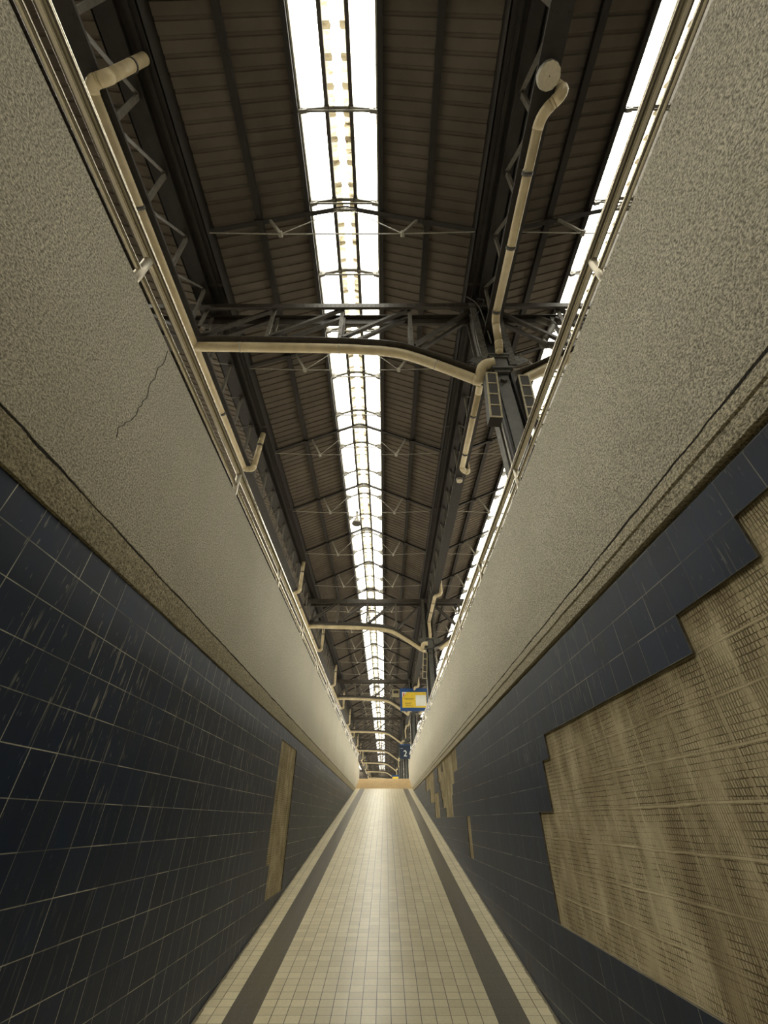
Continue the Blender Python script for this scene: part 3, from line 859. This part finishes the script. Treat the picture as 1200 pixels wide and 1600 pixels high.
# cables round the head of the first column
t = thing('cable', 'loose dark cable looped over the head of the first column', 'cable', (2.0, 4.5, 9.2))
MB().tube(smooth_path([(2.08, 4.55, 9.5), (2.03, 4.5, 9.2), (2.12, 4.4, 8.9), (1.95, 4.45, 8.5), (1.84, 4.55, 8.15), (1.83, 4.6, 7.6), (1.84, 4.6, 7.2)], 6), .011, 6).build('cable_run', M['cable'], t, True)
MB().tube(smooth_path([(1.85, 4.58, 9.45), (2.02, 4.56, 9.1), (2.09, 4.58, 8.6), (2.12, 4.6, 7.6)], 6), .013, 6).build('cable_loop', M['strut'], t, True)

# ------------------------------------------------------------------ lamps
def disc_lamp(x, y, r, label):
    t = thing('ceiling_lamp', label, 'lamp', (x, y, 8.05), 'round lamps under the girder')
    n = 28; m = MB(); vs = []
    for z, q in ((7.95, 1.0), (8.0, 1.04), (8.05, 1.04)):
        for k in range(n): vs.append((x + math.cos(2 * math.pi * k / n) * r * q, y + math.sin(2 * math.pi * k / n) * r * q, z))
    m.add(vs, [(a * n + k, a * n + (k + 1) % n, (a + 1) * n + (k + 1) % n, (a + 1) * n + k) for a in (0, 1) for k in range(n)] + [tuple(range(2 * n, 3 * n))])
    m.build('housing', M['clamp_light'], t)
    m = MB(); vs = []
    for k in range(48):
        q = r * (.99 + .028 * math.cos(k * 2 * math.pi / 4)); vs.append((x + math.cos(2 * math.pi * k / 48) * q, y + math.sin(2 * math.pi * k / 48) * q, 7.948))
    vs += [(a, b, 7.962) for a, b, c in vs]
    m.add(vs, [tuple(range(48)), tuple(reversed(range(48, 96)))] + [(k, (k + 1) % 48, 48 + (k + 1) % 48, 48 + k) for k in range(48)])
    m.build('diffuser', M['lamp'], t)
    MB().tube([(x, y, 7.949), (x, y, 7.94)], .008, 8).build('screw', M['clamp'], t)
disc_lamp(2.2, .96, .145, 'round flat lamp with a scalloped rim before the first column pipe')
disc_lamp(2.18, 9.17, .085, 'small round lamp just past the end of the first cream pipe')
bx_, by_ = -1.08, ty[5] if abs(ty[5] - 12.95) < 1.8 else 12.95
by_ = min(ty, key=lambda q: abs(q - 12.95))
t = thing('pendant_lamp', 'bell-shaped lamp hanging under the skylight from a tie rod', 'lamp', (bx_, by_, 9.0))
prof = [(.045, 9.54), (.045, 9.33), (.06, 9.30), (.075, 9.24), (.11, 9.17), (.175, 9.07), (.18, 9.01)]
MB().tube([(bx_, by_, z) for r, z in prof], [r for r, z in prof], 20, False).build('lamp_shade', M['rod'], t, True)
MB().tube([(bx_, by_, 9.02), (bx_, by_, 9.035)], .17, 20).build('diffuser', M['rivet'], t)
MB().tube([(bx_, by_, 9.52), (bx_, by_, 9.58)], .05, 12).build('hook', M['dark'], t)

# ------------------------------------------------------------------ signs
def board(name, label, cat, x0, x1, y, z0, z1, mat, depth=.16):
    t = thing(name, label, cat, ((x0 + x1) / 2, y, z0), 'hanging signs')
    MB().box((x0, y, z0), (x1, y + depth, z1)).build('sign_box', M[mat], t)
    return t
def text(s, name, size, loc, mat, parent, extr=.004):
    cu = bpy.data.curves.new(name, 'FONT'); cu.body = s; cu.size = size; cu.align_x = 'CENTER'; cu.align_y = 'CENTER'; cu.extrude = extr
    cu.materials.append(mat)
    tmp = bpy.data.objects.new(name + '_curve', cu); C.objects.link(tmp)
    bpy.context.view_layer.update()
    me = bpy.data.meshes.new_from_object(tmp.evaluated_get(bpy.context.evaluated_depsgraph_get()))
    bpy.data.objects.remove(tmp); bpy.data.curves.remove(cu)
    o = bpy.data.objects.new(name, me); C.objects.link(o); o.parent = parent
    o.location = V(loc) - wloc(parent); o.rotation_euler = (math.radians(90), 0, 0); return o
y = 33.0
t = board('information_sign', 'blue framed sign with yellow and white notice above the parapet end', 'sign', 1.10, 3.20, y, 6.45, 8.0, 'blue', .22)
MB().box((1.10 + .15, y - .012, 6.45 + .21), (3.2 - .14, y, 8.0 - .27)).build('notice_panel', M['yellow'], t)
MB().box((2.25, y - .018, 6.78), (3.02, y - .012, 7.52)).build('white_panel', M['white'], t)
m = MB().add([(1.25, y - .015, 7.73), (1.62, y - .015, 7.73), (1.25, y - .015, 7.36), (1.25, y - .012, 7.73), (1.62, y - .012, 7.73), (1.25, y - .012, 7.36)], [(0, 2, 1), (3, 4, 5), (0, 1, 4, 3), (1, 2, 5, 4), (2, 0, 3, 5)])
m.build('corner_panel', M['white'], t)
m = MB().box((1.32, y - .02, 7.42), (1.37, y - .015, 7.66)); m.box((1.37, y - .02, 7.6), (1.45, y - .015, 7.66)); m.box((1.37, y - .02, 7.5), (1.42, y - .015, 7.55)); m.build('red_emblem', M['red'], t)
m = MB()
for (xa, xb, z) in ((1.42, 2.14, 7.28), (1.50, 2.05, 7.20), (1.45, 1.95, 6.98), (1.47, 1.9, 6.91), (1.48, 2.0, 6.78), (2.74, 3.0, 7.62)):
    xx = xa
    while xx < xb:
        w = random.uniform(.03, .07); m.box((xx, y - .014, z - .018), (min(xx + w, xb), y - .012, z + .018)); xx += w + .022
m.build('notice_text', M['ink'], t)
for x in (1.75, 2.65): MB().tube([(x, y + .11, 8.0), (x, y + .11, 9.34 if x > 2.4 else 9.6)], .02, 8).build('hanger_rod', M['dark'], t)
y = 35.55
t = board('display_box', 'small pale box with a dark window beside the blue sign', 'display', .55, 1.12, y, 7.98, 8.54, 'cream', .12)
MB().box((.65, y - .012, 8.24), (1.06, y, 8.46)).build('dark_window', M['grille'], t)
y = 50.5
t = board('platform_sign', 'dark blue platform sign with a large white numeral 2', 'sign', 1.49, 2.68, y, 5.22, 6.56, 'navy', .15)
MB().box((1.49, y - .008, 6.47), (2.68, y, 6.56)).build('header_strip', M['blue'], t)
text('2', 'numeral', .80, (2.10, y - .006, 5.68), M['white'], t)
m = MB()
xx = 1.54
while xx < 1.84: m.box((xx, y - .004, 6.16), (xx + .035, y, 6.19)); xx += .055
m.build('small_text', M['white'], t)
MB().tube([(2.3, y + .07, 6.56), (2.3, y + .07, 8.06)], .025, 8).build('hanger_rod', M['dark'], t)
t = board('exit_sign', 'small green sign beside the dark blue platform sign', 'sign', 2.78, 3.06, 50.3, 6.36, 6.70, 'green', .08)
MB().tube([(2.92, 50.34, 6.7), (2.92, 50.34, 7.2), (2.6, 51.0, 7.2)], .02, 6).build('hanger_rod', M['dark'], t)
y = 66.0
t = board('notice_sign', 'low blue topped notice sign with yellow panel at the far end', 'sign', .83, 1.85, y, 4.2, 4.92, 'blue', .15)
MB().box((.93, y - .012, 4.25), (1.75, y, 4.74)).build('yellow_panel', M['yellow'], t)
MB().bar((1.8, y + .08, 4.6), (2.05, y + .5, 4.6), .04, .04).build('arm', M['dark'], t)
t = board('notice_sign', 'low blue notice sign with white and red panel at the far end', 'sign', 2.54, 3.3, y, 4.3, 4.97, 'blue', .15)
MB().box((2.64, y - .012, 4.35), (3.18, y, 4.76)).build('white_panel', M['white'], t)
MB().box((2.78, y - .02, 4.46), (3.06, y - .012, 4.64)).build('red_panel', M['red'], t)
MB().bar((2.6, y + .08, 4.6), (2.4, y + .5, 4.6), .04, .04).build('arm', M['dark'], t)
t = board('banner_sign', 'narrow yellow upright sign over the parapet at the far end', 'sign', 3.08, 3.3, y, 4.98, 5.62, 'yellow', .06)
MB().bar((3.1, y + .03, 5.3), (2.42, y + .6, 5.3), .03, .03).build('arm', M['dark'], t)

# ------------------------------------------------------------------ added dark walls that block side and end daylight
SIDE_OPEN = 7.0
for nm, x0, x1 in (('light_blocker_west', -10.75, -10.5), ('light_blocker_east', 8.75, 9.0)):
    m = MB().box((x0, -12.3, ZP), (x1, SIDE_OPEN, 10.4)); m.box((x0, SIDE_OPEN, 7.6), (x1, 132, 10.4)); m.box((x0, SIDE_OPEN, ZP), (x1, 60, 3.6))
    tag(m.build(nm, M['blockersheet']), kind='structure')
for nm, lo, hi in (('light_blocker_south', (-10.75, -12.3, ZP - .3), (9.0, -12.05, 11.3)), ('light_blocker_north', (-10.75, 132.05, 4.6), (9.0, 132.3, 11.3))):  # added dark sheets closing off daylight behind and at the far end
    tag(MB().box(lo, hi).build(nm, M['blockersheet']), kind='structure')
# ------------------------------------------------------------------ daylight
w = bpy.data.worlds.new('daylight'); S.world = w; w.use_nodes = True
nt = w.node_tree; bg = nt.nodes['Background']
bg.inputs[1].default_value = 10.5
tc = nt.nodes.new('ShaderNodeTexCoord'); sx = nt.nodes.new('ShaderNodeSeparateXYZ'); rp = nt.nodes.new('ShaderNodeValToRGB')
nt.links.new(tc.outputs['Generated'], sx.inputs[0]); nt.links.new(sx.outputs[2], rp.inputs[0]); nt.links.new(rp.outputs[0], bg.inputs[0])
# sky dimmed low down to weaken the side light, bright overcast above
el = rp.color_ramp.elements
el[0].position = 0.02; el[0].color = (.22, .215, .19, 1)
el[1].position = 0.42; el[1].color = (1.0, .972, .88, 1)
# sampling portals in the roof lights (they give no light of their own)
def portal(name, loc, rot, sx_, sy_):
    ld = bpy.data.lights.new(name, 'AREA'); ld.shape = 'RECTANGLE'; ld.size = sx_; ld.size_y = sy_; ld.energy = 1.0
    ld.cycles.is_portal = True
    o = bpy.data.objects.new(name, ld); C.objects.link(o); o.location = loc; o.rotation_euler = rot
for xr in RIDGES:
    portal('daylight_portal', (xr, (Y0 + Y1) / 2, 11.42), (0, 0, 0), 1.5, Y1 - Y0)
